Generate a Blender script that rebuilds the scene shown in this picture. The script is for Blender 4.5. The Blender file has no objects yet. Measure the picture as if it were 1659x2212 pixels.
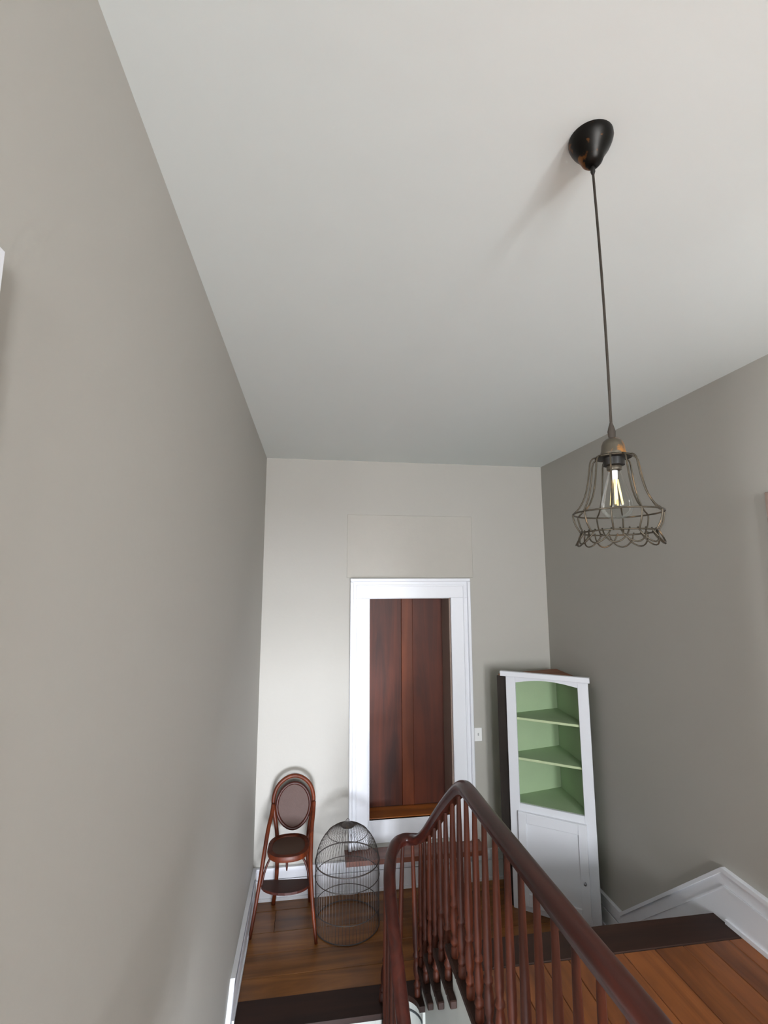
import bpy, bmesh, math, random
from mathutils import Vector, Matrix
random.seed(7)
scene = bpy.context.scene
col = scene.collection

# ------------------------------------------------------------------ camera
# world: X right, Y towards the far wall, Z up; z = 0 is the stair landing; metres
F_PX, PITCH, YAW, ROLL = 1036.1, 0.142378, 0.147210, -0.002141
EYE = Vector((0.0, 0.0, 2.45))
fw = Vector((math.sin(YAW)*math.cos(PITCH), math.cos(YAW)*math.cos(PITCH), math.sin(PITCH)))
rt = Vector((math.cos(YAW), -math.sin(YAW), 0.0))
up = rt.cross(fw)
c_, s_ = math.cos(ROLL), math.sin(ROLL)
r2, u2 = c_*rt + s_*up, -s_*rt + c_*up
cam_d = bpy.data.cameras.new('camera')
cam = bpy.data.objects.new('camera', cam_d); col.objects.link(cam)
M3 = Matrix((r2, u2, -fw)).transposed()
cam.matrix_world = Matrix.Translation(EYE) @ M3.to_4x4()
cam_d.sensor_fit = 'HORIZONTAL'; cam_d.sensor_width = 36.0
cam_d.lens = F_PX/1659.0*36.0
cam_d.clip_start = 0.02
scene.camera = cam

# ------------------------------------------------------------------ world, daylight, exposure
w = bpy.data.worlds.new('sky'); scene.world = w; w.use_nodes = True
bg = w.node_tree.nodes['Background']
bg.inputs['Color'].default_value = (0.75, 0.86, 1.0, 1); bg.inputs['Strength'].default_value = 1.0
def area(name, loc, rot, sx, sy, power, colr):
    d = bpy.data.lights.new(name, 'AREA'); d.shape = 'RECTANGLE'; d.size = sx; d.size_y = sy
    d.energy = power; d.color = colr
    o = bpy.data.objects.new(name, d); col.objects.link(o); o.location = loc; o.rotation_euler = rot
    return o
# daylight standing in the window of the hall behind the camera and in the window of the lower hall under it, plus added lights in a second hall window and a side room
area('window_daylight', (1.47, -4.32, 2.20), (math.radians(90), 0, 0), 0.80, 1.60, 108, (0.95, 0.975, 1.0))
area('window_daylight', (0.15, -4.32, 2.20), (math.radians(90), 0, 0), 0.80, 1.60, 62, (0.95, 0.975, 1.0))  # lamp of the added second hall window, brightens the right wall
area('lower_window_daylight', (0.45, -2.72, -1.05), (math.radians(90), 0, 0), 1.60, 1.50, 275, (0.86, 0.905, 1.0))
area('side_room_fill_light', (-3.32, -0.80, 2.10), (math.radians(90), 0, math.radians(-90)), 1.30, 1.60, 260, (0.97, 0.985, 1.0))  # added light through the left doorway, brightens the right wall
vs = scene.view_settings
vs.view_transform = 'Standard'; vs.look = 'None'; vs.gamma = 1.0; vs.use_curve_mapping = False
vs.exposure = 1.38

# ------------------------------------------------------------------ materials
def lin(r, g, b):
    f = lambda c: (c/255/12.92) if c/255 <= 0.04045 else ((c/255+0.055)/1.055)**2.4
    return (f(r), f(g), f(b), 1.0)
def base_mat(name, rgb, rough=0.5, metal=0.0, coat=0.0, spec=0.5):
    m = bpy.data.materials.new(name); m.use_nodes = True
    b = m.node_tree.nodes['Principled BSDF']
    b.inputs['Base Color'].default_value = rgb
    b.inputs['Roughness'].default_value = rough; b.inputs['Metallic'].default_value = metal
    b.inputs['Coat Weight'].default_value = coat; b.inputs['Specular IOR Level'].default_value = spec
    return m, m.node_tree, b
def paint(name, rgb, rough=0.6, var=0.03, scale=1.2, bump=0.02, bscale=60, spec=0.3):
    m, t, b = base_mat(name, rgb, rough, spec=spec)
    tc = t.nodes.new('ShaderNodeTexCoord')
    n = t.nodes.new('ShaderNodeTexNoise'); n.inputs['Scale'].default_value = scale; n.inputs['Detail'].default_value = 4
    t.links.new(tc.outputs['Object'], n.inputs['Vector'])
    mx = t.nodes.new('ShaderNodeMix'); mx.data_type = 'RGBA'
    mx.inputs[6].default_value = tuple(min(1, c*(1-var)) for c in rgb[:3])+(1,)
    mx.inputs[7].default_value = tuple(min(1, c*(1+var)) for c in rgb[:3])+(1,)
    t.links.new(n.outputs['Fac'], mx.inputs[0]); t.links.new(mx.outputs[2], b.inputs['Base Color'])
    n2 = t.nodes.new('ShaderNodeTexNoise'); n2.inputs['Scale'].default_value = bscale; n2.inputs['Detail'].default_value = 3
    t.links.new(tc.outputs['Object'], n2.inputs['Vector'])
    bp = t.nodes.new('ShaderNodeBump'); bp.inputs['Strength'].default_value = bump; bp.inputs['Distance'].default_value = 0.02
    t.links.new(n2.outputs['Fac'], bp.inputs['Height']); t.links.new(bp.outputs['Normal'], b.inputs['Normal'])
    return m
def wood(name, dark, light, axis='Y', rough=0.35, coat=0.25, gscale=9.0, vary=0.35, knots=0.0):
    """grain runs along axis; each object gets its own offset and tone"""
    m, t, b = base_mat(name, dark, rough, coat=coat)
    b.inputs['Coat Roughness'].default_value = 0.25; b.inputs['Specular IOR Level'].default_value = 0.35
    tc = t.nodes.new('ShaderNodeTexCoord'); oi = t.nodes.new('ShaderNodeObjectInfo')
    mp = t.nodes.new('ShaderNodeMapping')
    sc = [gscale]*3; sc['XYZ'.index(axis)] = gscale*0.07
    mp.inputs['Scale'].default_value = sc
    off = t.nodes.new('ShaderNodeVectorMath'); off.operation = 'SCALE'
    cmb = t.nodes.new('ShaderNodeCombineXYZ')
    for i in range(3): t.links.new(oi.outputs['Random'], cmb.inputs[i])
    t.links.new(cmb.outputs[0], off.inputs[0]); off.inputs['Scale'].default_value = 37.0
    t.links.new(off.outputs[0], mp.inputs['Location'])
    t.links.new(tc.outputs['Object'], mp.inputs['Vector'])
    n = t.nodes.new('ShaderNodeTexNoise'); n.inputs['Scale'].default_value = 1.0
    n.inputs['Detail'].default_value = 6; n.inputs['Roughness'].default_value = 0.6; n.inputs['Distortion'].default_value = 1.2
    t.links.new(mp.outputs[0], n.inputs['Vector'])
    n3 = t.nodes.new('ShaderNodeTexNoise'); n3.inputs['Scale'].default_value = 2.6; n3.inputs['Detail'].default_value = 3
    t.links.new(tc.outputs['Object'], n3.inputs['Vector'])
    cr = t.nodes.new('ShaderNodeValToRGB')
    cr.color_ramp.elements[0].position = 0.32; cr.color_ramp.elements[0].color = dark
    cr.color_ramp.elements[1].position = 0.70; cr.color_ramp.elements[1].color = light
    t.links.new(n.outputs['Fac'], cr.inputs['Fac'])
    mr = t.nodes.new('ShaderNodeMapRange'); mr.inputs['To Min'].default_value = 1-vary; mr.inputs['To Max'].default_value = 1+vary*0.5
    t.links.new(oi.outputs['Random'], mr.inputs['Value'])
    mr2 = t.nodes.new('ShaderNodeMapRange'); mr2.inputs['From Min'].default_value = .3; mr2.inputs['From Max'].default_value = .7
    mr2.inputs['To Min'].default_value = 0.8; mr2.inputs['To Max'].default_value = 1.12
    t.links.new(n3.outputs['Fac'], mr2.inputs['Value'])
    mu = t.nodes.new('ShaderNodeMath'); mu.operation = 'MULTIPLY'
    t.links.new(mr.outputs[0], mu.inputs[0]); t.links.new(mr2.outputs[0], mu.inputs[1])
    vm = t.nodes.new('ShaderNodeVectorMath'); vm.operation = 'SCALE'
    t.links.new(cr.outputs['Color'], vm.inputs[0]); t.links.new(mu.outputs[0], vm.inputs['Scale'])
    t.links.new(vm.outputs[0], b.inputs['Base Color'])
    bp = t.nodes.new('ShaderNodeBump'); bp.inputs['Strength'].default_value = 0.08; bp.inputs['Distance'].default_value = 0.01
    t.links.new(n.outputs['Fac'], bp.inputs['Height']); t.links.new(bp.outputs['Normal'], b.inputs['Normal'])
    return m
MT = {}
MT['wall'] = paint('wall_paint', lin(174, 171, 164), 0.55, 0.025, 1.5, 0.03, 45)
MT['ceiling'] = paint('ceiling_paint', lin(229, 237, 236), 0.7, 0.02, 0.9, 0.05, 6)
MT['patch'] = paint('plaster_patch_paint', lin(176, 172, 164), 0.55, 0.03, 9, 0.06, 22)
MT['trim'] = paint('white_trim_paint', lin(228, 230, 236), 0.35, 0.015, 3, 0.01, 30, spec=0.5)
MT['fascia'] = paint('stair_white_paint', lin(206, 210, 204), 0.5, 0.03, 3, 0.02, 30)
MT['bead'] = paint('grey_bead_paint', lin(92, 98, 100), 0.5)
MT['shade_tone'] = paint('shade_toned_paint', lin(150, 132, 122), 0.6)  # darker tone holds the shade on the jamb and the door casing
MT['pine_x'] = wood('landing_pine', lin(100, 60, 26), lin(152, 98, 46), 'X', 0.36, 0.2, vary=0.25)
MT['pine_y'] = wood('hall_pine', lin(106, 57, 27), lin(154, 91, 45), 'Y', 0.4, 0.15, vary=0.22)
MT['dark_x'] = wood('dark_nosing', lin(34, 18, 11), lin(56, 31, 20), 'X', 0.6, 0.0, vary=0.15)
MT['dark_y'] = wood('dark_return', lin(34, 18, 11), lin(56, 31, 20), 'Y', 0.6, 0.0, vary=0.15)
MT['mahog_z'] = wood('mahogany_board', lin(52, 18, 8), lin(98, 43, 20), 'Z', 0.55, 0.03, gscale=7, vary=0.15)
MT['mahog_light'] = wood('light_mahogany_board', lin(78, 34, 14), lin(120, 58, 27), 'Z', 0.55, 0.03, gscale=7, vary=0.05)
MT['thresh'] = wood('threshold_pine', lin(122, 66, 24), lin(170, 100, 40), 'X', 0.35, 0.2)
MT['sill'] = wood('sill_wood', lin(100, 56, 42), lin(132, 80, 62), 'X', 0.35, 0.3, vary=.05)
MT['rail'] = wood('handrail_mahogany', lin(46, 17, 12), lin(76, 32, 23), 'Y', 0.35, 0.25, gscale=14, vary=0.05)
MT['bal'] = wood('baluster_mahogany', lin(48, 16, 5), lin(94, 39, 12), 'Z', 0.6, 0.02, gscale=16, vary=0.3)
MT['bent'] = wood('bentwood', lin(72, 26, 7), lin(116, 48, 14), 'Z', 0.5, 0.08, gscale=14, vary=0.1)
MT['bent_dark'] = wood('bentwood_dark', lin(52, 17, 10), lin(74, 29, 17), 'X', 0.5, 0.1, gscale=14, vary=0.1)
MT['cab'] = paint('cabinet_white_paint', lin(224, 226, 232), 0.4, 0.02, 4, 0.02, 40, spec=0.45)
MT['cab_in'] = paint('cabinet_green_paint', lin(162, 184, 148), 0.6, 0.06, 7, 0.03, 50)
MT['cab_edge'] = paint('shelf_edge_paint', lin(190, 204, 164), 0.55, 0.04, 7)
MT['cab_dark'] = wood('cabinet_dark_side', lin(40, 35, 32), lin(58, 51, 47), 'Z', 0.8, 0.0, vary=.05)
MT['cab_top'] = wood('cabinet_raw_top', lin(120, 78, 56), lin(150, 100, 74), 'X', 0.7, 0.0, vary=.05)
MT['switch'] = paint('switch_plastic', lin(236, 236, 236), 0.3, 0.0)
MT['toggle'] = paint('toggle_plastic', lin(190, 190, 192), 0.35, 0.0)
MT['cord'] = paint('cord_fabric', lin(46, 40, 34), 0.8, 0.15, 200)
MT['chrome'], _, _ = base_mat('small_metal', lin(170, 170, 175), 0.25, 1.0)
MT['door'] = MT['trim']
def bronze(name, a, b_, rough, lo=0.60):
    m, t, b = base_mat(name, a, rough, 0.75)
    tc = t.nodes.new('ShaderNodeTexCoord'); n = t.nodes.new('ShaderNodeTexNoise')
    n.inputs['Scale'].default_value = 28; n.inputs['Detail'].default_value = 4
    t.links.new(tc.outputs['Object'], n.inputs['Vector'])
    cr = t.nodes.new('ShaderNodeValToRGB')
    cr.color_ramp.elements[0].position = lo; cr.color_ramp.elements[0].color = a
    cr.color_ramp.elements[1].position = lo+0.08; cr.color_ramp.elements[1].color = b_
    t.links.new(n.outputs['Fac'], cr.inputs['Fac']); t.links.new(cr.outputs['Color'], b.inputs['Base Color'])
    return m
MT['canopy'] = bronze('black_bronze', lin(20, 18, 15), lin(120, 74, 30), 0.38, 0.58)
MT['socket'] = bronze('worn_bronze', lin(84, 78, 68), lin(164, 112, 58), 0.4, 0.54)
MT['wire'] = bronze('dark_wire', lin(62, 56, 46), lin(96, 78, 58), 0.5)
MT['cage'] = bronze('cage_wire', lin(92, 86, 84), lin(112, 96, 82), 0.6)
MT['black'] = paint('black_ring', lin(22, 20, 18), 0.4, 0.0)
def cane(name, a, b_, scale=260):
    m, t, b = base_mat(name, a, 0.6)
    tc = t.nodes.new('ShaderNodeTexCoord'); ck = t.nodes.new('ShaderNodeTexChecker')
    ck.inputs['Scale'].default_value = scale; ck.inputs['Color1'].default_value = a; ck.inputs['Color2'].default_value = b_
    t.links.new(tc.outputs['Object'], ck.inputs['Vector']); t.links.new(ck.outputs['Color'], b.inputs['Base Color'])
    bp = t.nodes.new('ShaderNodeBump'); bp.inputs['Strength'].default_value = 0.3; bp.inputs['Distance'].default_value = 0.002
    t.links.new(ck.outputs['Fac'], bp.inputs['Height']); t.links.new(bp.outputs['Normal'], b.inputs['Normal'])
    return m
MT['cane_back'] = cane('cane_back', lin(62, 39, 30), lin(82, 54, 44))
MT['cane_seat'] = cane('cane_seat', lin(66, 48, 38), lin(92, 70, 58))
def glassy(name, tint, fac=0.12):
    m = bpy.data.materials.new(name); m.use_nodes = True; t = m.node_tree
    t.nodes.remove(t.nodes['Principled BSDF']); out = t.nodes['Material Output']
    tr = t.nodes.new('ShaderNodeBsdfTransparent'); tr.inputs['Color'].default_value = tint
    gl = t.nodes.new('ShaderNodeBsdfGlossy'); gl.inputs['Roughness'].default_value = 0.06
    lw = t.nodes.new('ShaderNodeLayerWeight'); lw.inputs['Blend'].default_value = fac
    cl_ = t.nodes.new('ShaderNodeMath'); cl_.operation = 'MULTIPLY'; cl_.inputs[1].default_value = 0.3
    t.links.new(lw.outputs['Fresnel'], cl_.inputs[0])
    mx = t.nodes.new('ShaderNodeMixShader'); t.links.new(cl_.outputs[0], mx.inputs['Fac'])
    t.links.new(tr.outputs[0], mx.inputs[1]); t.links.new(gl.outputs[0], mx.inputs[2]); t.links.new(mx.outputs[0], out.inputs[0])
    return m
MT['glass'] = glassy('bulb_glass', (0.93, 0.94, 0.93, 1), 0.25)
MT['pane'] = glassy('window_glass', (0.98, 0.98, 0.98, 1), 0.08)
MT['filament'], _t, _b = base_mat('filament_phosphor', lin(250, 226, 160), 0.4)
MT['glass_stem'], _t, _b = base_mat('bulb_stem_glass', lin(225, 225, 230), 0.15)

# ------------------------------------------------------------------ mesh helpers (vertices are given in world metres)
ORG = {}
def mk(name, verts, faces, mat, parent=None, smooth=False):
    o_ = ORG.get(parent, Vector((0, 0, 0))) if parent else Vector((0, 0, 0))
    me = bpy.data.meshes.new(name)
    me.from_pydata([tuple(Vector(p)-o_) for p in verts], [], faces); me.update()
    bm = bmesh.new(); bm.from_mesh(me); bmesh.ops.recalc_face_normals(bm, faces=bm.faces); bm.to_mesh(me); bm.free()
    if smooth:
        for p in me.polygons: p.use_smooth = True
    me.materials.append(MT[mat])
    o = bpy.data.objects.new(name, me); col.objects.link(o)
    if parent: o.parent = parent; ORG[o] = o_
    return o
def thing(name, loc, label, cat, group=None, kind=None):
    o = bpy.data.objects.new(name, None); col.objects.link(o); o.location = loc; o.empty_display_size = 0.1
    ORG[o] = Vector(loc); tag(o, label, cat, group, kind); return o
def tag(o, label, cat=None, group=None, kind=None):
    o['label'] = label
    if cat: o['category'] = cat
    if group: o['group'] = group
    if kind: o['kind'] = kind
    return o
class G:
    """collects geometry for ONE mesh"""
    def __init__(s): s.v = []; s.f = []
    def add(s, v, f):
        b = len(s.v); s.v += [tuple(p) for p in v]; s.f += [tuple(i+b for i in q) for q in f]; return s
    def box(s, x0, x1, y0, y1, z0, z1, bev=0.0):
        if bev <= 0:
            v = [(x, y, z) for x in (x0, x1) for y in (y0, y1) for z in (z0, z1)]
            return s.add(v, [(0, 1, 3, 2), (4, 6, 7, 5), (0, 4, 5, 1), (2, 3, 7, 6), (0, 2, 6, 4), (1, 5, 7, 3)])
        bm = bmesh.new(); bmesh.ops.create_cube(bm, size=1)
        for q in bm.verts:
            q.co = Vector(((x0+x1)/2+q.co.x*(x1-x0), (y0+y1)/2+q.co.y*(y1-y0), (z0+z1)/2+q.co.z*(z1-z0)))
        bmesh.ops.bevel(bm, geom=bm.edges[:], offset=bev, segments=1, affect='EDGES')
        bm.verts.index_update()
        s.add([q.co[:] for q in bm.verts], [tuple(q.index for q in f.verts) for f in bm.faces]); bm.free(); return s
    def prism(s, poly, d0, d1, plane='xy'):
        """extrude a polygon; plane 'xy' along z, 'yz' along x, 'xz' along y"""
        def P(a, b, d): return {'xy': (a, b, d), 'yz': (d, a, b), 'xz': (a, d, b)}[plane]
        n = len(poly); v = [P(a, b, d0) for a, b in poly]+[P(a, b, d1) for a, b in poly]
        f = [tuple(range(n)), tuple(range(2*n-1, n-1, -1))]+[(i, (i+1) % n, n+(i+1) % n, n+i) for i in range(n)]
        return s.add(v, f)
    def loops(s, rings, closed_ring=True, cap=True):
        n = len(rings[0]); v = [p for r in rings for p in r]; f = []
        for i in range(len(rings)-1):
            for j in range(n if closed_ring else n-1):
                k = (j+1) % n
                f.append((i*n+j, i*n+k, (i+1)*n+k, (i+1)*n+j))
        if cap: f += [tuple(range(n-1, -1, -1)), tuple(range((len(rings)-1)*n, len(rings)*n))]
        return s.add(v, f)
    def lathe(s, c, prof, seg=20):
        """prof: list of (radius, z) about the vertical axis at c=(x,y)"""
        rings = [[(c[0]+r*math.cos(2*math.pi*k/seg), c[1]+r*math.sin(2*math.pi*k/seg), z) for k in range(seg)] for r, z in prof]
        return s.loops(rings)
    def tube(s, pts, rad, seg=8, closed=False):
        P = [Vector(p) for p in pts]; n = len(P); rings = []
        u = None
        for i in range(n):
            if closed: t = (P[(i+1) % n]-P[i-1]).normalized()
            else: t = (P[min(i+1, n-1)]-P[max(i-1, 0)]).normalized()
            if u is None:
                a = Vector((0, 0, 1)) if abs(t.z) < 0.9 else Vector((1, 0, 0)); u = t.cross(a).normalized()
            else: u = (u-t*u.dot(t)).normalized()
            w_ = t.cross(u); r = rad[i] if isinstance(rad, (list, tuple)) else rad
            rings.append([P[i]+r*(math.cos(2*math.pi*k/seg)*u+math.sin(2*math.pi*k/seg)*w_) for k in range(seg)])
        if closed: rings.append(rings[0]); return s.loops(rings, cap=False)
        return s.loops(rings)
    def ring(s, c, R, z, rad, n=40, seg=6):
        return s.tube([(c[0]+R*math.cos(2*math.pi*k/n), c[1]+R*math.sin(2*math.pi*k/n), z) for k in range(n)], rad, seg, True)
    def make(s, name, mat, parent=None, smooth=False): return mk(name, s.v, s.f, mat, parent, smooth)
def spline(pts, per=8):
    P = [Vector(p) for p in pts]; P = [2*P[0]-P[1]]+P+[2*P[-1]-P[-2]]; out = []
    for i in range(1, len(P)-2):
        a, b, c, d = P[i-1:i+3]
        for k in range(per):
            t = k/per
            out.append(0.5*((2*b)+(c-a)*t+(2*a-5*b+4*c-d)*t*t+(3*b-a-3*c+d)*t**3))
    out.append(P[-2]); return out
def autosmooth(o, ang=40):
    me = o.data
    for p in me.polygons: p.use_smooth = True
    bm = bmesh.new(); bm.from_mesh(me)
    for e in bm.edges:
        if len(e.link_faces) == 2 and e.calc_face_angle(0) > math.radians(ang): e.smooth = False
    bm.to_mesh(me); bm.free(); return o

XL, XR, YB, ZC = -0.414, 2.133, 4.201, 3.518
YH = -4.20            # wall behind the upper hall
YW = -2.60            # wall behind the lower hall
ZF = 0.72             # upper hall floor
ZL = -2.60            # lower hall floor
ST = 'structure'

# ------------------------------------------------------------------ shell
def wall_x(name, x0, x1, holes, y0, y1, z0, z1, label):
    """wall in the YZ plane with rectangular holes (ya, yb, za, zb), one mesh"""
    g = G(); ys = sorted({y0, y1}|{h[0] for h in holes}|{h[1] for h in holes})
    for a, b in zip(ys, ys[1:]):
        hs = [h for h in holes if h[0] <= a and h[1] >= b]; z = z0
        for h in sorted(hs, key=lambda q: q[2]):
            if h[2] > z: g.box(x0, x1, a, b, z, h[2])
            z = h[3]
        g.box(x0, x1, a, b, z, z1)
    return tag(g.make(name, 'wall'), label, 'wall', None, ST)
def wall_y(name, y0, y1, holes, x0, x1, z0, z1, label):
    g = G(); xs = sorted({x0, x1}|{h[0] for h in holes}|{h[1] for h in holes})
    for a, b in zip(xs, xs[1:]):
        hs = [h for h in holes if h[0] <= a and h[1] >= b]; z = z0
        for h in sorted(hs, key=lambda q: q[2]):
            if h[2] > z: g.box(a, b, y0, y1, z, h[2])
            z = h[3]
        g.box(a, b, y0, y1, z, z1)
    return tag(g.make(name, 'wall'), label, 'wall', None, ST)
DL = (-0.42, 0.497, ZF, 2.74)      # doorway in the left wall
DR = (0.90, 1.832, ZF, 2.74)      # doorway in the right wall
OP = (0.485, 1.215, 0.31, 2.30)   # boarded doorway in the far wall
WN = (1.05, 1.89, 1.38, 3.05)     # windows behind the camera
WM = (-0.27, 0.57, 1.38, 3.05)  # second window, added to brighten the right wall
WL = (-0.38, 1.28, -1.80, -0.30)  # window of the lower hall
wall_x('wall_left', XL-0.14, XL, [DL], YH, YB, ZL, ZC, 'greige painted wall beside the high chair')
wall_x('wall_right', XR, XR+0.14, [DR], YH, YB, ZL, ZC, 'greige painted wall beside the white corner cabinet')
wb = wall_y('wall_back', YB, YB+0.14, [OP], XL-0.14, XR+0.14, ZL, ZC, 'greige painted far wall around the boarded doorway')
G().box(0.294, 1.433, YB-0.004, YB+0.01, 2.475, 3.03, 0.0035).make('plaster_patch', 'patch', wb)
wall_y('wall_front', YH-0.14, YH, [WN, WM], XL-0.14, XR+0.14, ZL, ZC, 'greige painted upper hall wall with the window')
wall_y('wall_lower_front', YW-0.14, YW, [WL], XL, XR, ZL, ZF-0.16, 'greige painted lower hall wall with the window')
tag(G().box(XL-0.14, XR+0.14, YH-0.14, YB+0.14, ZC, ZC+0.12).make('ceiling', 'ceiling'), 'smooth white plaster ceiling over the stairwell', 'ceiling', None, ST)
tag(G().box(XL-0.14, XR+0.14, YH-0.14, YB+0.14, ZL-0.1, ZL).make('floor', 'pine_y'), 'wooden floor of the lower hall at the foot of the stairs', 'floor', None, ST)

# windows behind the camera: upper hall, an added second one beside it, lower hall
def sash_window(name, hole, label, YH):
    x0, x1, z0, z1 = hole
    wt = thing(name, ((x0+x1)/2, YH, z0), label, 'window', None, ST)
    g = G(); g.box(x0-0.11, x0, YH, YH+0.025, z0-0.005, z1+0.11) if x0 > XL+0.12 else None
    g.box(x1, x1+0.11, YH, YH+0.025, z0-0.005, z1+0.11); g.box(x0, x1, YH, YH+0.025, z1, z1+0.11)
    g.make('window_casing', 'trim', wt)
    G().box(max(x0-0.13, XL), x1+0.13, YH-0.13, YH+0.05, z0-0.045, z0-0.005).make('window_sill', 'trim', wt)
    g = G(); ym = YH-0.07; zm = (z0+z1)/2
    for a, b in ((z0, zm), (zm, z1)):
        g.box(x0, x0+0.045, ym-0.02, ym+0.02, a, b); g.box(x1-0.045, x1, ym-0.02, ym+0.02, a, b)
        g.box(x0+0.045, x1-0.045, ym-0.02, ym+0.02, a, a+0.035); g.box(x0+0.045, x1-0.045, ym-0.02, ym+0.02, b-0.035, b)
        for k in (1, 2):
            xm = x0+(x1-x0)*k/3; g.box(xm-0.01, xm+0.01, ym-0.015, ym+0.015, a+0.035, b-0.035)
    g.make('sash', 'trim', wt)
    for a, b in ((z0, zm), (zm, z1)):
        for k in range(3):
            xa, xb = x0+(x1-x0)*k/3, x0+(x1-x0)*(k+1)/3
            mk('pane', [(xa+.01, ym, a+.03), (xb-.01, ym, a+.03), (xb-.01, ym, b-.03), (xa+.01, ym, b-.03)], [(0, 1, 2, 3)], 'pane', wt)
sash_window('window_1', WN, 'white sash window with six panes in the upper hall wall above the hall baseboard on the panelled door side', YH)
sash_window('added_window_3', WM, 'added white sash window with six panes in the upper hall wall above the hall baseboard on the open doorway side', YH)
sash_window('window_2', WL, 'white sash window with six panes in the lower hall wall', YW)

# side room added behind the left doorway, its window opening lights the right wall
SX, SY0, SY1 = -3.20, -2.0, 1.6
wall_x('wall_added_room_left', SX-0.14, SX, [(-1.45, -0.15, 1.30, 2.90)], SY0, SY1, ZF, ZC, 'greige painted wall of the added side room with the light opening')
wall_y('wall_added_room_front', SY0-0.1, SY0, [], SX-0.14, XL-0.14, ZF, ZC, 'greige painted wall of the added side room without opening')
wall_y('wall_added_room_back', SY1, SY1+0.1, [], SX-0.14, XL-0.14, ZF, ZC, 'greige painted added side room wall opposite its plain one')
tag(G().box(SX-0.14, XL-0.1405, SY0-0.1, SY1+0.1, ZC, ZC+0.1).make('ceiling', 'ceiling'), 'white plaster ceiling of the added side room', 'ceiling', None, ST)
tag(G().box(SX-0.14, XL-0.1405, SY0-0.1, SY1+0.1, ZF-0.1, ZF).make('floor', 'pine_y'), 'pine floor of the added side room', 'floor', None, ST)
tag(G().box(XL-0.1405, XL, -0.42, 0.497, ZF-0.1, ZF).make('trim_1', 'pine_y'), 'pine threshold of the open doorway to the added side room', 'threshold', None, ST)
# side doors (only the casings' corners come into the picture)
def side_door(name, xin, sgn, hole, label, cm='trim', opened=False):
    ya, yb, za, zb = hole; W = 0.115; T = 0.028*sgn
    t = thing(name, (xin, (ya+yb)/2, za), label, 'door', None, ST)
    def bx(y0, y1, z0, z1, d0, d1): a, b = sorted((xin+d0, xin+d1)); return G().box(a, b, y0, y1, z0, z1, 0.004)
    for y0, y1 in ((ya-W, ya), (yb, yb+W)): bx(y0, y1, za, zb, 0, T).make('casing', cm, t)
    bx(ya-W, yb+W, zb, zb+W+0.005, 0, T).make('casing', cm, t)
    if opened:      # leaf swung back so the added side light gets in
        d = G().box(xin-0.145-0.90, xin-0.145, ya-0.042, ya-0.002, za+0.008, zb-0.004, 0.004).make('door_leaf', 'door', t)
        for zz in ((za+0.2, za+0.85), (za+1.0, zb-0.18)):
            for a in (-1.0, -0.56): G().box(xin+a+0.05, xin+a+0.35, ya-0.0019, ya+0.004, zz[0], zz[1], 0.002).make('door_panel', 'door', d)
        return
    d = bx(ya+0.004, yb-0.004, za+0.008, zb-0.004, -0.05*sgn, -0.09*sgn).make('door_leaf', 'door', t)
    for zz in ((za+0.2, za+0.85), (za+1.0, zb-0.18)):
        for y0, y1 in ((ya+0.12, (ya+yb)/2-0.05), ((ya+yb)/2+0.05, yb-0.12)):
            bx(y0, y1, zz[0], zz[1], -0.043*sgn, -0.052*sgn).make('door_panel', 'door', d)
    yk = ya+0.07; rings = []
    g = G(); g.tube([(xin-0.05*sgn, yk, za+0.95), (xin-0.03*sgn, yk, za+0.95), (xin-0.01*sgn, yk, za+0.95), (xin+0.006*sgn, yk, za+0.95)], [0.024, 0.01, 0.024, 0.016], 12)
    g.make('door_knob', 'chrome', d, True)
side_door('door_2', XL, 1, DL, 'open doorway with white casing in the wall beside the high chair', opened=True)
side_door('door_3', XR, -1, DR, 'white panelled door with shade-toned casing in the wall beside the corner cabinet', 'shade_tone')  # white casing, shade of its far edge put into the colour

# boarded doorway in the far wall
dt = thing('door_1', (0.85, YB, 0.31), 'boarded doorway of dark red planks in a white casing above a brown sill', 'door', None, ST)
ox0, ox1, oz0, oz1 = OP
g = G()
CX0, CX1, CZ = 0.327, 1.391, 2.468
def casing_piece(nm, x0, x1, z0, z1, outer):
    c = G().box(x0, x1, YB-0.022, YB, z0, z1, 0.003).make(nm, 'trim', dt)
    return c
cl = casing_piece('casing', CX0, ox0, 0.31, oz1, 'l'); cr_ = casing_piece('casing', ox1, CX1, 0.31, oz1, 'r'); ct = casing_piece('casing', CX0, CX1, oz1, CZ, 't')
G().box(CX0-0.002, CX0+0.026, YB-0.042, YB-0.02, 0.31, CZ-0.026, 0.005).make('backband', 'trim', cl)
G().box(CX0+0.05, CX0+0.064, YB-0.030, YB-0.02, 0.31, oz1+0.10, 0.003).make('bead', 'trim', cl)
G().box(CX1-0.026, CX1+0.002, YB-0.042, YB-0.02, 0.31, CZ-0.026, 0.005).make('backband', 'trim', cr_)
G().box(CX1-0.064, CX1-0.05, YB-0.030, YB-0.02, 0.31, oz1+0.10, 0.003).make('bead', 'trim', cr_)
G().box(CX0-0.002, CX1+0.002, YB-0.042, YB-0.02, CZ-0.026, CZ+0.002, 0.005).make('backband', 'trim', ct)
G().box(CX0+0.05, CX1-0.05, YB-0.030, YB-0.02, oz1+0.10, oz1+0.114, 0.003).make('bead', 'trim', ct)
YP = 4.45
G().box(ox0, ox1, YB+0.055, YB+0.075, 0.31, 0.50, 0.003).make('kick_board', 'trim', dt)
G().box(ox0, ox1, YB+0.055, YP, 0.485, 0.505, 0.003).make('threshold', 'thresh', dt)
G().box(ox1-0.012, ox1+0.02, YB+0.001, YP, 0.506, oz1, 0.002).make('jamb', 'shade_tone', dt)  # wall paint darkened, shade inside the opening put into the colour
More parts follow.
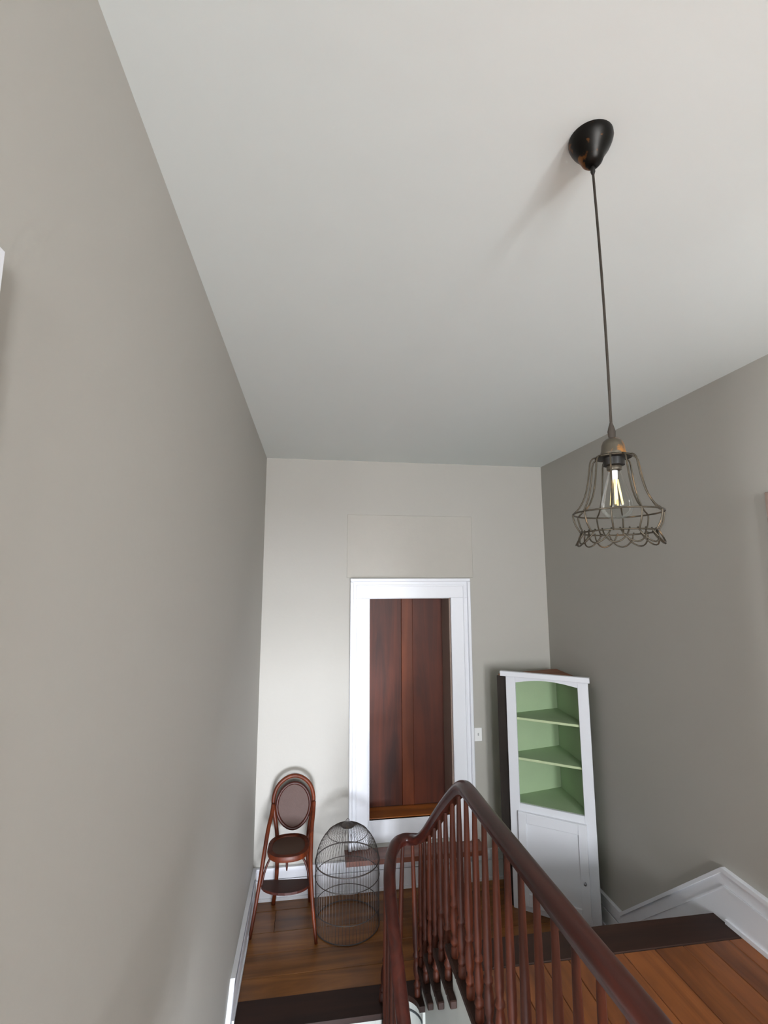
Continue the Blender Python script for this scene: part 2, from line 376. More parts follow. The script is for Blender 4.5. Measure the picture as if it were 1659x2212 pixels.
G().box(ox0-0.02, ox0+0.012, YB+0.001, YP, 0.506, oz1, 0.002).make('jamb', 'trim', dt)
G().box(ox0-0.02, ox1+0.02, YB+0.001, YP, oz1-0.006, oz1+0.03, 0.002).make('head_jamb', 'trim', dt)
for a, b, dy in ((0.480, 0.818, 0.0), (0.818, 0.922, -0.006), (0.922, 1.225, 0.0)):
    G().box(a+0.0005, b-0.0005, YP+dy, YP+0.025, 0.506, oz1, 0.002).make('plank', 'mahog_light' if dy else 'mahog_z', dt)
G().box(0.42, 1.30, YP+0.026, YP+0.05, 0.25, 2.45).make('backing', 'black', dt)
G().prism([(0.296, 4.03), (1.422, 4.03), (1.422, YB-0.0005), (ox1, YB-0.0005), (ox1, YB+0.056), (ox0, YB+0.056), (ox0, YB-0.0005), (0.296, YB-0.0005)], 0.272, 0.308).make('sill_step', 'sill', dt)
G().box(0.34, 1.38, 4.145, YB-0.022, 0.236, 0.271, 0.004).make('sill_apron', 'trim', dt)

# ------------------------------------------------------------------ landing floor with rounded well end
XW0, XW1 = 0.455, 0.695          # stairwell between the two flights
WC = ((XW0+XW1-0.033)/2, 3.10); WR = (XW1-0.033-XW0)/2
Y1R = 3.185                      # first riser of the short flight up
fl = thing('floor', (0.85, 3.6, 0.0), 'orange pine boards of the stair landing with dark edge', 'floor', None, ST)
G().box(XL, XR, 3.25, YB, -0.16, -0.026).make('subfloor', 'fascia', fl)
def board(xa, xb, ya, yb, mat='pine_x', z=0.0, nm='board', par=None):
    G().box(xa+0.0012, xb-0.0012, ya+0.0014, yb-0.0014, z-0.024, z+random.uniform(-0.0008, 0.0008), 0.0022).make(nm, mat, par or fl)
for ya, yb, cuts in ((3.292, 3.452, (0.95,)), (3.452, 3.645, (1.35,)), (3.645, 3.842, (0.62,)), (3.842, 4.068, (-0.222, 1.2)), (4.068, YB, (0.4,))):
    xs = [XL]+list(cuts)+[XR]
    for a, b in zip(xs, xs[1:]): board(a, b, ya, yb)
arc = [(WC[0]+WR*math.cos(a), WC[1]+WR*math.sin(a)) for a in [math.pi*k/14 for k in range(14, -1, -1)]]
def landing_nosing():
    # left part, curved middle and right part of the dark edge board: one polygon split into quads
    g = G()
    cols = [(XL, 3.09), (XW0-0.001, 3.09)]+arc+[(XW1, 3.10), (XW1+0.001, 3.155), (XR, 3.155)]
    n = len(cols)
    v = [(x, y, 0.001) for x, y in cols]+[(x, 3.29, 0.001) for x, y in cols]+[(x, y, -0.03) for x, y in cols]+[(x, 3.29, -0.03) for x, y in cols]
    f = []
    for i in range(n-1):
        f += [(i, i+1, n+i+1, n+i), (2*n+i, 3*n+i, 3*n+i+1, 2*n+i+1), (i, 2*n+i, 2*n+i+1, i+1), (n+i, n+i+1, 3*n+i+1, 3*n+i)]
    f += [(0, n, 3*n, 2*n), (n-1, 3*n-1, 4*n-1, 2*n-1)]
    return mk('edge_board', v, f, 'dark_x', fl)
landing_nosing()
# white fascia under the curved edge and grey bead
g = G(); seg = [(WC[0]+(WR+0.018)*math.cos(a), WC[1]+(WR+0.018)*math.sin(a)) for a in [math.pi*k/14 for k in range(14, -1, -1)]]
rings = [[(x, y, z) for x, y in seg] for z in (-0.03, ZL)]
out = [(WC[0]+(WR+0.05)*math.cos(a), WC[1]+(WR+0.05)*math.sin(a)) for a in [math.pi*k/14 for k in range(14, -1, -1)]]
n = len(seg); v = [(x, y, -0.031) for x, y in seg]+[(x, y, ZL) for x, y in seg]+[(x, y, -0.031) for x, y in out]+[(x, y, ZL) for x, y in out]
f = []
for i in range(n-1): f += [(i, i+1, n+i+1, n+i), (2*n+i, 3*n+i, 3*n+i+1, 2*n+i+1), (i, 2*n+i, 2*n+i+1, i+1), (n+i, n+i+1, 3*n+i+1, 3*n+i)]
f += [(0, n, 3*n, 2*n), (n-1, 3*n-1, 4*n-1, 2*n-1)]
mk('well_fascia', v, f, 'fascia', fl)
G().tube([(x, y, -0.085) for x, y in [(WC[0]+(WR+0.016)*math.cos(math.pi*k/14), WC[1]+(WR+0.016)*math.sin(math.pi*k/14)) for k in range(15)]], 0.006, 6).make('fascia_bead', 'bead', fl, True)

# ------------------------------------------------------------------ upper hall floor
fh = thing('floor', (1.4, 0.5, ZF), 'orange pine boards of the upper hall running beside the stairwell', 'floor', None, ST)
YN = 2.515                        # hall edge
G().box(XW1+0.012, XR, 0.60, YN-0.03, ZF-0.16, ZF-0.026).make('subfloor', 'fascia', fh)
G().box(XL, XR, YH, 0.60, ZF-0.16, ZF-0.026).make('subfloor', 'fascia', fh)
xs = [0.78, 0.93, 1.075, 1.20, 1.335, 1.475, 1.638, 1.786, 1.903, 2.035, XR]
for a, b in zip(xs, xs[1:]):
    cut = random.uniform(-1.0, 0.2)
    board(a, b, YH, cut, 'pine_y', ZF, 'board', fh); board(a, b, cut, 2.33, 'pine_y', ZF, 'board', fh)
xs = [XL, -0.27, -0.12, 0.03, 0.18, 0.33, 0.48, 0.63, 0.78]
for a, b in zip(xs, xs[1:]): board(a, b, YH, 0.52, 'pine_y', ZF, 'board', fh)
G().box(XW1-0.033, XR, 2.331, YN, ZF-0.03, ZF+0.001, 0.006).make('edge_board', 'dark_x', fh)
G().box(XW1-0.033, 0.779, 0.53, 2.33, ZF-0.03, ZF+0.001, 0.006).make('edge_board', 'dark_y', fh)
G().box(XL, 0.779, 0.521, 0.60, ZF-0.03, ZF+0.001, 0.006).make('edge_board', 'dark_x', fh)

# ------------------------------------------------------------------ short flight up (landing -> hall)
RISE = ZF/4
up_f = thing('stair_flight', (1.4, 2.9, 0), 'short flight of dark treads climbing from landing to upper hall', 'stairs')
ry = [Y1R, 2.955, 2.725, 2.495]
for k in range(4):
    G().box(XW1+0.012, XR-0.03, ry[k]-0.018, ry[k], RISE*k+0.001 if k else 0.002, RISE*(k+1)-0.037, 0.0).make('riser', 'fascia', up_f)
for k in range(3):
    G().box(XW1-0.033, XR-0.03, ry[k+1]-0.0005, ry[k]+0.03, RISE*(k+1)-0.036, RISE*(k+1), 0.006).make('tread', 'dark_x', up_f)
    # the return nosing runs on a little past the next riser
    G().box(XW1-0.033, XW1-0.001, ry[k+1]-0.07, ry[k+1]-0.001, RISE*(k+1)-0.036, RISE*(k+1), 0.004).make('return_nosing', 'dark_y', up_f)
# cut string: white face under the treads and under the hall edge, down to the lower floor
# build as vertical strips (clean faces)
g = G(); edges = [(ry[1], ry[0], RISE-0.037), (ry[2], ry[1], 2*RISE-0.037), (ry[3], ry[2], 3*RISE-0.037), (0.60, ry[3], ZF-0.031)]
for a, b, z in edges: g.box(XW1, XW1+0.0118, a, b, ZL, z)
g.make('string', 'fascia', up_f)

# ------------------------------------------------------------------ long flight down
dn = thing('stair_flight', (0.02, 2.9, 0), 'flight of dark treads with white risers descending from the landing', 'stairs')
R2, T2 = 0.185, 0.235
NS = 12
for k in range(NS):
    yr = 3.125-T2*k; zt = -R2*k
    G().box(XL+0.026, XW0-0.012, yr-0.001, yr+0.016, zt-R2+0.001, zt-0.031).make('riser', 'fascia', dn)
    if k < NS-1:
        G().box(XL+0.026, XW0+0.012, yr-T2-0.03, yr-0.002, zt-R2-0.03, zt-R2, 0.005).make('tread', 'dark_x', dn)
g = G()
for k in range(NS):
    yr = 3.125-T2*k
    g.box(XW0-0.0118, XW0, yr-T2, yr-0.0005, ZL, -R2*(k+1)-0.031)
g.make('string', 'fascia', dn)

# ------------------------------------------------------------------ baseboards
def bb_poly(nm, label, plane, d_in, sgn, segs, joints=True):
    """segs: list of ((a0, ztop0, zbot0), (a1, ztop1, zbot1)) along the wall; d_in: wall face; sgn: into the room"""
    t = thing(nm, (d_in if plane == 'yz' else segs[0][0][0], segs[0][0][0] if plane == 'yz' else d_in, segs[0][0][2]), label, 'baseboard', None, ST)
    for (a0, t0, b0), (a1, t1, b1) in segs:
        H = 0.085
        def pr(poly, th, nm2, mat='trim'):
            G().prism(poly, d_in, d_in+sgn*th, plane).make(nm2, mat, t)
        pr([(a0, b0), (a1, b1), (a1, t1-H), (a0, t0-H)], 0.018, 'board')
        pr([(a0, t0-H), (a1, t1-H), (a1, t1-0.022), (a0, t0-0.022)], 0.014, 'upper_board')
        pr([(a0, t0-0.022), (a1, t1-0.022), (a1, t1), (a0, t0)], 0.026, 'cap')
        pr([(a0, t0-H-0.012), (a1, t1-H-0.012), (a1, t1-H), (a0, t0-H)], 0.022, 'bead')
        if abs(b1-b0) < 1e-4: pr([(a0, b0), (a1, b1), (a1, b1+0.022), (a0, b0+0.022)], 0.028, 'shoe_mould')
    return t
bb_poly('baseboard_back', 'tall white baseboard along the far wall behind chair and cage', 'xz', YB, -1,
        [((XL+0.028, 0.235, 0.001), (XR-0.028, 0.235, 0.001))])
SL = R2/T2
bb_poly('baseboard_left', 'tall white baseboard sloping down the stairs behind the high chair', 'yz', XL, 1,
        [((3.14, 0.235, 0.001), (YB-0.001, 0.235, 0.001)), ((3.14-2.6, 0.235-2.6*SL, -0.12-2.6*SL), (3.14, 0.235, -0.12))])
bb_poly('baseboard_right', 'tall white baseboard climbing the short stair to the hall', 'yz', XR, -1,
        [((3.34, 0.215, 0.001), (YB-0.001, 0.215, 0.001)), ((2.425, 0.985, 0.60), (3.34, 0.215, -0.02+0.022)), ((1.962, 0.97, ZF+0.002), (2.425, 0.985, ZF+0.002))])
bb_poly('baseboard_front', 'white baseboard under the hall window', 'xz', YH, 1,
        [((XL+0.028, ZF+0.25, ZF+0.001), (XR-0.028, ZF+0.25, ZF+0.001))])

# ------------------------------------------------------------------ stair railing
rl = thing('stair_railing', (0.69, 2.5, ZF), 'dark mahogany stair railing with continuous curved handrail and tapered balusters', 'railing')
HR = 1.535
ctrl = [(-0.38, 0.575, HR), (0.0, 0.575, HR), (0.35, 0.578, HR), (0.56, 0.61, HR), (0.67, 0.75, HR), (0.715, 0.95, HR), (0.708, 1.3, HR), (0.70, 1.7, HR), (0.692, 2.0, HR+0.003),
        (0.690, 2.14, HR+0.005), (0.689, 2.24, HR-0.008), (0.688, 2.36, 1.455), (0.688, 2.56, 1.31), (0.688, 2.76, 1.155), (0.686, 2.95, 1.005), (0.672, 3.07, 0.915),
        (0.635, 3.13, 0.885), (0.585, 3.145, 0.88), (0.53, 3.115, 0.870), (0.485, 3.03, 0.835), (0.457, 2.90, 0.79), (0.448, 2.76, 0.705), (0.447, 2.50, 0.505), (0.447, 2.2, 0.27), (0.447, 1.8, -0.045), (0.447, 1.3, -0.44)]
path = spline(ctrl, 8)
def rail_mesh(path):
    # moulded section: rounded top, small side grooves, flat underside (u = sideways, w = up)
    sec = []
    for k in range(13):
        a = math.pi*k/12; sec.append((0.034*math.cos(a), 0.006+0.024*math.sin(a)))
    sec += [(-0.030, -0.004), (-0.026, -0.010), (-0.024, -0.026), (0.024, -0.026), (0.026, -0.010), (0.030, -0.004)]
    rings = []
    for i, p in enumerate(path):
        t = (path[min(i+1, len(path)-1)]-path[max(i-1, 0)]).normalized()
        u = t.cross(Vector((0, 0, 1))).normalized(); w_ = u.cross(t)
        rings.append([p+u*a+w_*b for a, b in sec])
    return G().loops(rings)
autosmooth(rail_mesh(path).make('handrail', 'rail', rl), 35)
def rail_at(x=None, y=None, lo=0, hi=None):
    best = None
    for p in path[lo:hi]:
        d = (p.x-x)**2*(1 if x is not None else 0)+(p.y-y)**2
        if best is None or d < best[0]: best = (d, p)
    return best[1]
BAL = [(0.0185, 0), (0.0185, 0.04), (0.0140, 0.047), (0.0205, 0.060), (0.0205, 0.070), (0.0130, 0.080), (0.0120, 0.092), (0.0175, 0.112), (0.0205, 0.145), (0.0185, 0.180), (0.0125, 0.208),
       (0.0190, 0.217), (0.0190, 0.229), (0.0135, 0.238), (0.0175, 0.275), (0.0180, 0.34), (0.0160, 0.45)]
def baluster(x, y, zb, zt):
    h = zt-zb
    prof = BAL+[(0.0105, h-0.02), (0.0095, h)]
    autosmooth(G().lathe((x, y), [(r, zb+z) for r, z in prof], 10).make('baluster', 'bal', rl), 50)
# along the hall edge
for k in range(12): 
    y = 2.31-0.1085*k
    if y < 0.85: continue
    p = rail_at(0.70, y, 0, 90); baluster(p.x, y, ZF+0.001, p.z-0.02)
for k in range(8):
    x = 0.50-0.112*k
    baluster(x, 0.575, ZF+0.001, HR-0.018)
p = rail_at(0.66, 0.74, 0, 60); baluster(0.712, 0.80, ZF+0.001, HR-0.02)
# short flight: two to a tread
for y in (2.425, 2.55, 2.67, 2.79, 2.91, 3.03, 3.145):
    zb = 0.0 if y > ry[0]+0.031 else RISE if y > ry[1]+0.03 else 2*RISE if y > ry[2]+0.03 else 3*RISE if y > ry[3]+0.03 else ZF
    pts = [q for q in path if abs(q.y-y) < 0.05 and q.x > 0.6 and q.y > 1]
    p = min(pts, key=lambda q: abs(q.y-y)) if pts else Vector((0.67, y, 0.9))
    zz = p.z
    # interpolate on the slope
    a = [q for q in path[100:] if q.x > 0.66]
    for q0, q1 in zip(a, a[1:]):
        if (q0.y-y)*(q1.y-y) <= 0 and q0.y != q1.y:
            zz = q0.z+(q1.z-q0.z)*(y-q0.y)/(q1.y-q0.y); break
    baluster(0.689 if y < 3.0 else 0.688, y, zb+0.001, zz-0.022)
# around the well end and down the long flight
for ang in (35, 90, 145):
    x = WC[0]+(WR+0.028)*math.cos(math.radians(ang)); y = WC[1]+(WR+0.028)*math.sin(math.radians(ang))
    p = min(path[100:], key=lambda q: (q.x-x)**2+(q.y-y)**2)
    # the baluster stands on the landing edge and leans in slightly to meet the rail
    g = G(); h = p.z-0.02
    prof = BAL+[(0.0105, h-0.02), (0.0095, h)]
    rings = []
    for r, z in prof:
        k = z/h; cx, cy = x+(p.x-x)*k, y+(p.y-y)*k
        rings.append([(cx+r*math.cos(2*math.pi*i/10), cy+r*math.sin(2*math.pi*i/10), 0.002+z) for i in range(10)])
    autosmooth(g.loops(rings).make('baluster', 'bal', rl), 50)
low = [q for q in path if q.x < 0.47 and q.y < 3.02 and q.y > 1.2 and q.z < 0.9]
for k in range(13):
    y = 2.985-0.1175*k
    step = int((3.095-y)/T2); step = max(0, step)
    # tread underfoot: tread k covers (3.125-T2*(k+1)-0.03 .. 3.125-T2*k)
    kk = int((3.125-y)//T2); zb = -R2*(kk+1)
    p = min(low, key=lambda q: abs(q.y-y))
    if y < 1.35: break
    baluster(0.447, y, zb+0.001, p.z-0.018)

# ------------------------------------------------------------------ corner cabinet
A = Vector((1.556, 3.833)); B = Vector((2.055, 3.475)); AB = (B-A); WF = AB.length; U = AB/WF; N = Vector((U.y, -U.x))  # N points out to the room
if N.y > 0: N = -N
cb = thing('corner_cabinet', (1.9, 3.8, 0), 'white wooden corner cabinet with open green shelves above a panelled door', 'cabinet')
def fr(s, d): q = A+U*s+N*d; return (q.x, q.y)
def fbox(s0, s1, z0, z1, d0, d1, nm, mat, par=cb, arch=0.0, bev=True):
    """a board lying in the cabinet's front plane: s along the front, d outwards"""
    if arch:
        n = 12; low_ = [(s0+(s1-s0)*k/n, z0+arch*math.sin(math.pi*k/n)) for k in range(n+1)]
        pts = low_+[(s1, z1), (s0, z1)]
        v = [fr(s, d0)+(z,) for s, z in pts]+[fr(s, d1)+(z,) for s, z in pts]; m = len(pts)
        f = []
        for k in range(n): pass
        top = [(s0+(s1-s0)*k/n, z1) for k in range(n+1)]
        v = [fr(s, d)+(z,) for d in (d0, d1) for row in (low_, top) for s, z in row]; q = n+1
        for k in range(n):
            f += [(k, k+1, q+k+1, q+k), (2*q+k, 3*q+k, 3*q+k+1, 2*q+k+1), (k, 2*q+k, 2*q+k+1, k+1), (q+k, q+k+1, 3*q+k+1, 3*q+k)]
        f += [(0, q, 3*q, 2*q), (n, 2*q+n, 3*q+n, q+n)]
        return mk(nm, v, f, mat, par)
    e = 0.0025 if bev else 0.0
    v = []
    for d, i in ((d0, 0), (d1-e, 0), (d1, e)):
        for s, z in ((s0+i, z0+i), (s1-i, z0+i), (s1-i, z1-i), (s0+i, z1-i)): v.append(fr(s, d)+(z,))
    f = [(0, 1, 2, 3), (8, 11, 10, 9)]
    for r in (0, 4):
        for k in range(4): f.append((r+k, r+(k+1) % 4, r+4+(k+1) % 4, r+4+k))
    return mk(nm, v, f, mat, par)
ST_ = 0.075; ZT = 1.70
fbox(0, ST_, 0.0, ZT, -0.02, 0.0, 'stile', 'cab'); fbox(WF-ST_, WF, 0.0, ZT, -0.02, 0.0, 'stile', 'cab')
fbox(ST_, WF-ST_, 1.645, ZT, -0.02, 0.0, 'arched_rail', 'cab', arch=0.028)
fbox(ST_, WF-ST_, 0.690, 0.748, -0.02, 0.0, 'middle_rail', 'cab'); fbox(ST_, WF-ST_, 0.0, 0.055, -0.02, 0.0, 'plinth', 'cab')
dr = fbox(ST_-0.012, WF-ST_+0.012, 0.050, 0.696, 0.001, 0.014, 'door', 'cab')
e0, e1 = ST_-0.012, WF-ST_+0.012
fbox(e0, e0+0.06, 0.050, 0.696, 0.0142, 0.026, 'door_stile', 'cab', dr); fbox(e1-0.06, e1, 0.050, 0.696, 0.0142, 0.026, 'door_stile', 'cab', dr)
fbox(e0+0.0605, e1-0.0605, 0.622, 0.696, 0.0142, 0.026, 'door_rail', 'cab', dr); fbox(e0+0.0605, e1-0.0605, 0.050, 0.135, 0.0142, 0.026, 'door_rail', 'cab', dr)
kx, ky = fr(e1-0.028, 0.026); nk = Vector((N.x, N.y, 0)); k0 = Vector((kx, ky, 0.315))
G().tube([k0, k0+nk*0.008, k0+nk*0.014, k0+nk*0.024, k0+nk*0.028], [0.005, 0.005, 0.010, 0.010, 0.004], 10).make('knob', 'chrome', dr, True)
# carcass: back panel along the far wall, side panel along the right wall, dark return on the left
PA = fr(0.0, -0.0201); PB = fr(WF, -0.0201)
def vpanel(p, q, th, z0, z1, nm, mat, par=cb):
    p, q = Vector(p), Vector(q); d = (q-p).normalized(); n_ = Vector((-d.y, d.x))*th
    pts = [p, q, q+n_, p+n_]
    return G().prism([(a.x, a.y) for a in pts], z0, z1).make(nm, mat, par)
AP = (1.510, 3.902); CR = (2.085, 4.02)          # left return end, inner corner
vpanel((AP[0], AP[1]), (PA[0]-0.001, PA[1]+0.002), 0.010, 0.0, ZT-0.019, 'return_panel', 'cab_dark')
vpanel((CR[0], CR[1]), (AP[0]+0.012, AP[1]+0.0005), -0.012, 0.0, ZT-0.019, 'back_panel', 'cab_in')
vpanel((2.057, 3.503), (2.085, 4.018), -0.010, 0.0, ZT-0.019, 'side_panel', 'cab_in')
inner = [(PA[0]+0.012, PA[1]+0.002), (PB[0]-0.014, PB[1]+0.014), (2.084, 4.0185), (1.526, 3.9045)]
def shelf(z, th, nm, mat='cab_in'):
    return G().prism(inner, z-th, z).make(nm, mat, cb)
shelf(0.748, 0.02, 'cabinet_floor')
for z in (1.075, 1.375):
    sh = shelf(z, 0.018, 'shelf')
    fbox(ST_-0.03, WF-ST_+0.02, z-0.018, z, -0.0255, -0.0205, 'shelf_edge', 'cab_edge', sh)
tp = [fr(-0.004, -0.0205), fr(WF-0.002, -0.0205), (2.098, 4.034), (1.524, 3.9005)]
G().prism(tp, ZT-0.0185, ZT-0.006).make('top_board', 'cab_top', cb)
fbox(-0.036, WF+0.014, ZT-0.008, ZT+0.030, 0.0005, 0.037, 'cornice', 'cab')

# ------------------------------------------------------------------ light switch
sw = thing('light_switch', (1.438, YB, 1.137), 'small white light switch plate beside the boarded doorway', 'light switch')
G().box(1.404, 1.472, YB-0.007, YB-0.0003, 1.082, 1.192, 0.003).make('plate', 'switch', sw)
tg = G().box(1.433, 1.443, YB-0.018, YB-0.007, 1.130, 1.150, 0.002).make('toggle', 'toggle', sw)

# ------------------------------------------------------------------ pendant lamp
PX, PY = 0.652, 0.945
lp = thing('pendant_lamp', (PX, PY, ZC), 'black caged pendant lamp hanging by a cord from the ceiling', 'lamp')
c = (PX, PY)
autosmooth(G().lathe(c, [(0.004, ZC-0.0005), (0.051, ZC-0.0005), (0.0515, ZC-0.008), (0.0485, ZC-0.018), (0.042, ZC-0.032), (0.033, ZC-0.045), (0.027, ZC-0.056), (0.023, ZC-0.066), (0.015, ZC-0.075), (0.006, ZC-0.078)], 32).make('canopy', 'canopy', lp), 60)
autosmooth(G().lathe(c, [(0.0035, ZC-0.077), (0.0055, ZC-0.081), (0.0055, ZC-0.092), (0.003, ZC-0.100)], 12).make('cord_grip', 'black', lp), 60)
ZS = 2.785
cp = [(PX+0.0035*math.sin(math.pi*k/16), PY, ZC-0.095+(ZS-ZC+0.095)*k/16) for k in range(17)]
G().tube(cp, 0.0029, 8).make('cord', 'cord', lp, True)
autosmooth(G().lathe(c, [(0.003, ZS+0.012), (0.0055, ZS+0.004), (0.0085, ZS-0.008), (0.0075, ZS-0.020), (0.0055, ZS-0.024)], 14).make('cord_grip', 'cord', lp), 60)
autosmooth(G().lathe(c, [(0.006, 2.761), (0.013, 2.760), (0.020, 2.754), (0.0235, 2.745), (0.025, 2.732), (0.0265, 2.728), (0.0265, 2.724), (0.018, 2.722)], 20).make('socket_cap', 'socket', lp), 50)
autosmooth(G().lathe(c, [(0.018, 2.7215), (0.034, 2.7215), (0.034, 2.717), (0.022, 2.716), (0.022, 2.700), (0.017, 2.699)], 20).make('socket_ring', 'black', lp), 50)
autosmooth(G().lathe(c, [(0.014, 2.699), (0.016, 2.697), (0.0155, 2.690), (0.012, 2.688)], 16).make('bulb_collar', 'socket', lp), 50)
cage = G().ring(c, 0.036, 2.7185, 0.0026, 28).make('shade_top_ring', 'wire', lp, True)
NW = 10
prof = [(0.031, 2.7190), (0.041, 2.7185), (0.048, 2.710), (0.0515, 2.690), (0.056, 2.662), (0.064, 2.632), (0.077, 2.607), (0.0895, 2.595), (0.0905, 2.588), (0.087, 2.572), (0.080, 2.558), (0.0755, 2.5515)]
for k in range(NW):
    a = 2*math.pi*(k+0.35)/NW
    G().tube(spline([(PX+r*math.cos(a), PY+r*math.sin(a), z) for r, z in prof], 3), 0.0018, 6).make('shade_wire', 'wire', lp, True)
G().ring(c, 0.090, 2.5945, 0.0019, 44).make('shade_ring', 'wire', lp, True)
G().ring(c, 0.0760, 2.5525, 0.0019, 40).make('shade_ring', 'wire', lp, True)
NP = 14
for k in range(NP):
    a0 = 2*math.pi*k/NP; w_ = 2*math.pi/NP*1.55; pts = []
    for i in range(11):
        t = i/10; dip = math.sin(math.pi*t)**0.75
        a = a0+w_*(t-0.5); r = 0.0745+0.013*dip; z = 2.556-0.030*dip
        pts.append((PX+r*math.cos(a), PY+r*math.sin(a), z))
    G().tube(pts, 0.0017, 6).make('scallop_wire', 'wire', lp, True)
bprof = [(0.0125, 2.690), (0.0135, 2.682), (0.0175, 2.668), (0.023, 2.650), (0.029, 2.630), (0.0325, 2.614), (0.0325, 2.602), (0.027, 2.590), (0.016, 2.5835), (0.004, 2.582)]
bulb = G().lathe(c, bprof, 28).make('bulb', 'glass', lp, True)
G().lathe(c, [(0.007, 2.6895), (0.006, 2.672), (0.0035, 2.660), (0.003, 2.625), (0.001, 2.622)], 12).make('bulb_stem', 'glass_stem', bulb, True)
for k in range(4):
    a = math.pi/4+math.pi/2*k
    G().tube([(PX+0.005*math.cos(a), PY+0.005*math.sin(a), 2.668), (PX+0.012*math.cos(a), PY+0.012*math.sin(a), 2.612)], 0.0022, 6).make('filament', 'filament', bulb, True)

# ------------------------------------------------------------------ bird cage
cg = thing('bird_cage', (0.295, 3.865, 0), 'round domed wire bird cage on the landing floor', 'bird cage')
cc = (0.295, 3.865); CRD = 0.233; CT = 0.655
def cage_r(z): return CRD if z <= 0.40 else CRD*math.sqrt(max(0, 1-((z-0.40)/0.258)**2))
wp = [(CRD, 0.004), (CRD, 0.17), (CRD, 0.40)]+[(CRD*math.cos(a), 0.40+0.258*math.sin(a)) for a in [math.pi/2*k/9 for k in range(1, 9)]]+[(0.022, 0.6575)]
wg = G().tube([(r, 0, z) for r, z in wp], 0.00135, 4)
wme = None
NB = 60
for k in range(NB):
    if wme is None:
        o = mk('wire', [(p[0], p[1], p[2]) for p in wg.v], wg.f, 'cage'); wme = o.data
    else:
        o = bpy.data.objects.new('wire', wme); col.objects.link(o)
    o.parent = cg; o.location = (0, 0, 0); o.rotation_euler = (0, 0, 2*math.pi*k/NB)
    ORG[o] = ORG[cg]
cg.location = (cc[0], cc[1], 0)
for z, r in ((0.005, 0.0035), (0.12, 0.0028), (0.318, 0.0030), (0.418, 0.0042), (0.60, 0.0022)):
    G().ring(cc, cage_r(z)+0.002, z, r, 48).make('hoop', 'cage', cg, True)
autosmooth(G().lathe(cc, [(0.002, 0.672), (0.012, 0.668), (0.030, 0.661), (0.052, 0.650), (0.050, 0.646), (0.002, 0.655)], 20).make('cap', 'cage', cg), 60)
hp = [(cc[0]+0.012*math.cos(a), cc[1], 0.682+0.012*math.sin(a)) for a in [2*math.pi*k/16 for k in range(16)]]
G().tube(hp, 0.002, 6, True).make('hanging_loop', 'cage', cg, True)

# ------------------------------------------------------------------ bentwood high chair
hc = thing('high_chair', (-0.14, 3.92, 0), "child's bentwood high chair with cane back and seat", 'high chair')
XC = -0.112
# back hoop: runs up from the rear feet, over the top and down again
hoopL = [(-0.250, 4.145, 0.001), (-0.235, 4.12, 0.12), (-0.226, 4.085, 0.25), (-0.226, 4.07, 0.40), (-0.232, 4.065, 0.54), (-0.255, 4.07, 0.68), (-0.266, 4.085, 0.77), (-0.240, 4.10, 0.855), (-0.180, 4.112, 0.908)]
hoop = hoopL+[(XC, 4.118, 0.925)]+[(2*XC-x+(0.012 if z < 0.3 else 0), y, z) for x, y, z in reversed(hoopL)]
hoop[-1] = (0.030, 4.135, 0.001)
G().tube(spline(hoop, 6), 0.0152, 10).make('back_hoop', 'bent', hc, True)
# oval cane back
ov = []
for k in range(32):
    a = 2*math.pi*k/32; x = 0.128*math.cos(a); z = 0.158*math.sin(a)
    if z < 0: x *= 1-0.12*(z/0.158)**2
    ov.append((XC+x, 4.075+0.06*(z+0.158)/0.5, 0.715+z))
bo = G().tube(ov, 0.0130, 8, True).make('back_oval', 'bent_dark', hc, True)
n = len(ov); v = [(p[0], p[1]-0.002, p[2]) for p in ov]+[(p[0], p[1]+0.002, p[2]) for p in ov]
mk('cane_back', v, [tuple(range(n)), tuple(range(2*n-1, n-1, -1))]+[(i, (i+1) % n, n+(i+1) % n, n+i) for i in range(n)], 'cane_back', bo)
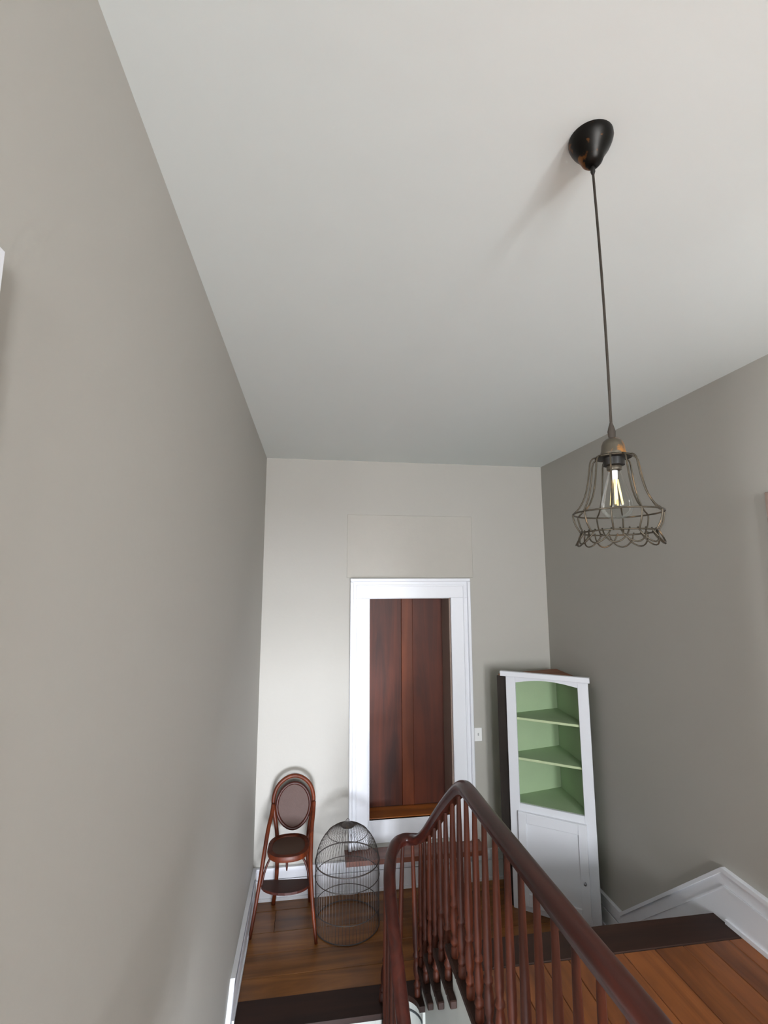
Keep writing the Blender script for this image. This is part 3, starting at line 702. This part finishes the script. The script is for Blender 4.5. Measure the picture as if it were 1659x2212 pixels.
# front legs rising into the arms
for pts in ([(-0.382, 3.800, 0.001), (-0.350, 3.815, 0.20), (-0.320, 3.84, 0.40), (-0.303, 3.885, 0.53), (-0.290, 3.95, 0.62), (-0.272, 4.03, 0.695), (-0.266, 4.068, 0.745)],
            [(0.072, 3.685, 0.001), (0.046, 3.73, 0.20), (0.028, 3.80, 0.40), (0.028, 3.87, 0.53), (0.032, 3.94, 0.62), (0.042, 4.03, 0.69), (0.045, 4.068, 0.745)]):
    G().tube(spline(pts, 6), [0.0115+0.0038*min(1, i/14) for i in range(37)], 10).make('front_leg', 'bent', hc, True)
# seat ring and cane
def seat_out(sc, z):
    out = []
    for k in range(36):
        a = 2*math.pi*k/36; ca, sa = math.cos(a), math.sin(a)
        x = 0.148*sc*math.copysign(abs(ca)**0.8, ca); y = 0.163*sc*math.copysign(abs(sa)**0.8, sa)
        out.append((-0.135+x, 3.90+y, z))
    return out
rings = [seat_out(1.0, 0.495), seat_out(1.03, 0.512), seat_out(1.0, 0.53), seat_out(0.80, 0.53), seat_out(0.78, 0.512), seat_out(0.80, 0.495), seat_out(1.0, 0.495)]
sr = autosmooth(G().loops(rings, cap=False).make('seat', 'bent', hc), 50)
c1 = seat_out(0.80, 0.522); c2 = seat_out(0.80, 0.517); n = len(c1)
mk('cane_seat', c1+c2, [tuple(range(n)), tuple(range(2*n-1, n-1, -1))], 'cane_seat', sr)
# foot rest: half-round board between the front legs
fp = [(-0.335, 3.965), (0.020, 3.935)]
for k in range(13):
    a = math.pi*k/12
    fp.append((-0.152+0.176*math.cos(a), 3.905-0.015*math.cos(a)-0.115*math.sin(a)))
def fz(y): return 0.272
nv = len(fp); v = [(x, y, 0.255+0.0*(y-3.8)) for x, y in fp]+[(x, y, 0.272) for x, y in fp]
mk('foot_rest', v, [tuple(range(nv)), tuple(range(2*nv-1, nv-1, -1))]+[(i, (i+1) % nv, nv+(i+1) % nv, nv+i) for i in range(nv)], 'bent_dark', hc)
# bow braces under the seat, and the catch
for s in (-1, 1):
    xo = -0.318 if s < 0 else 0.026; yo = 3.845 if s < 0 else 3.81
    G().tube(spline([(xo, yo, 0.30), (xo-s*0.018, yo+0.02, 0.38), (xo-s*0.05, yo+0.04, 0.45), (xo-s*0.10, yo+0.06, 0.493)], 6), 0.008, 8).make('bow_brace', 'bent_dark', hc, True)
G().tube([(-0.140, 3.765, 0.494), (-0.140, 3.765, 0.455), (-0.140, 3.765, 0.43)], [0.009, 0.008, 0.004], 8).make('seat_catch', 'bent_dark', hc, True)
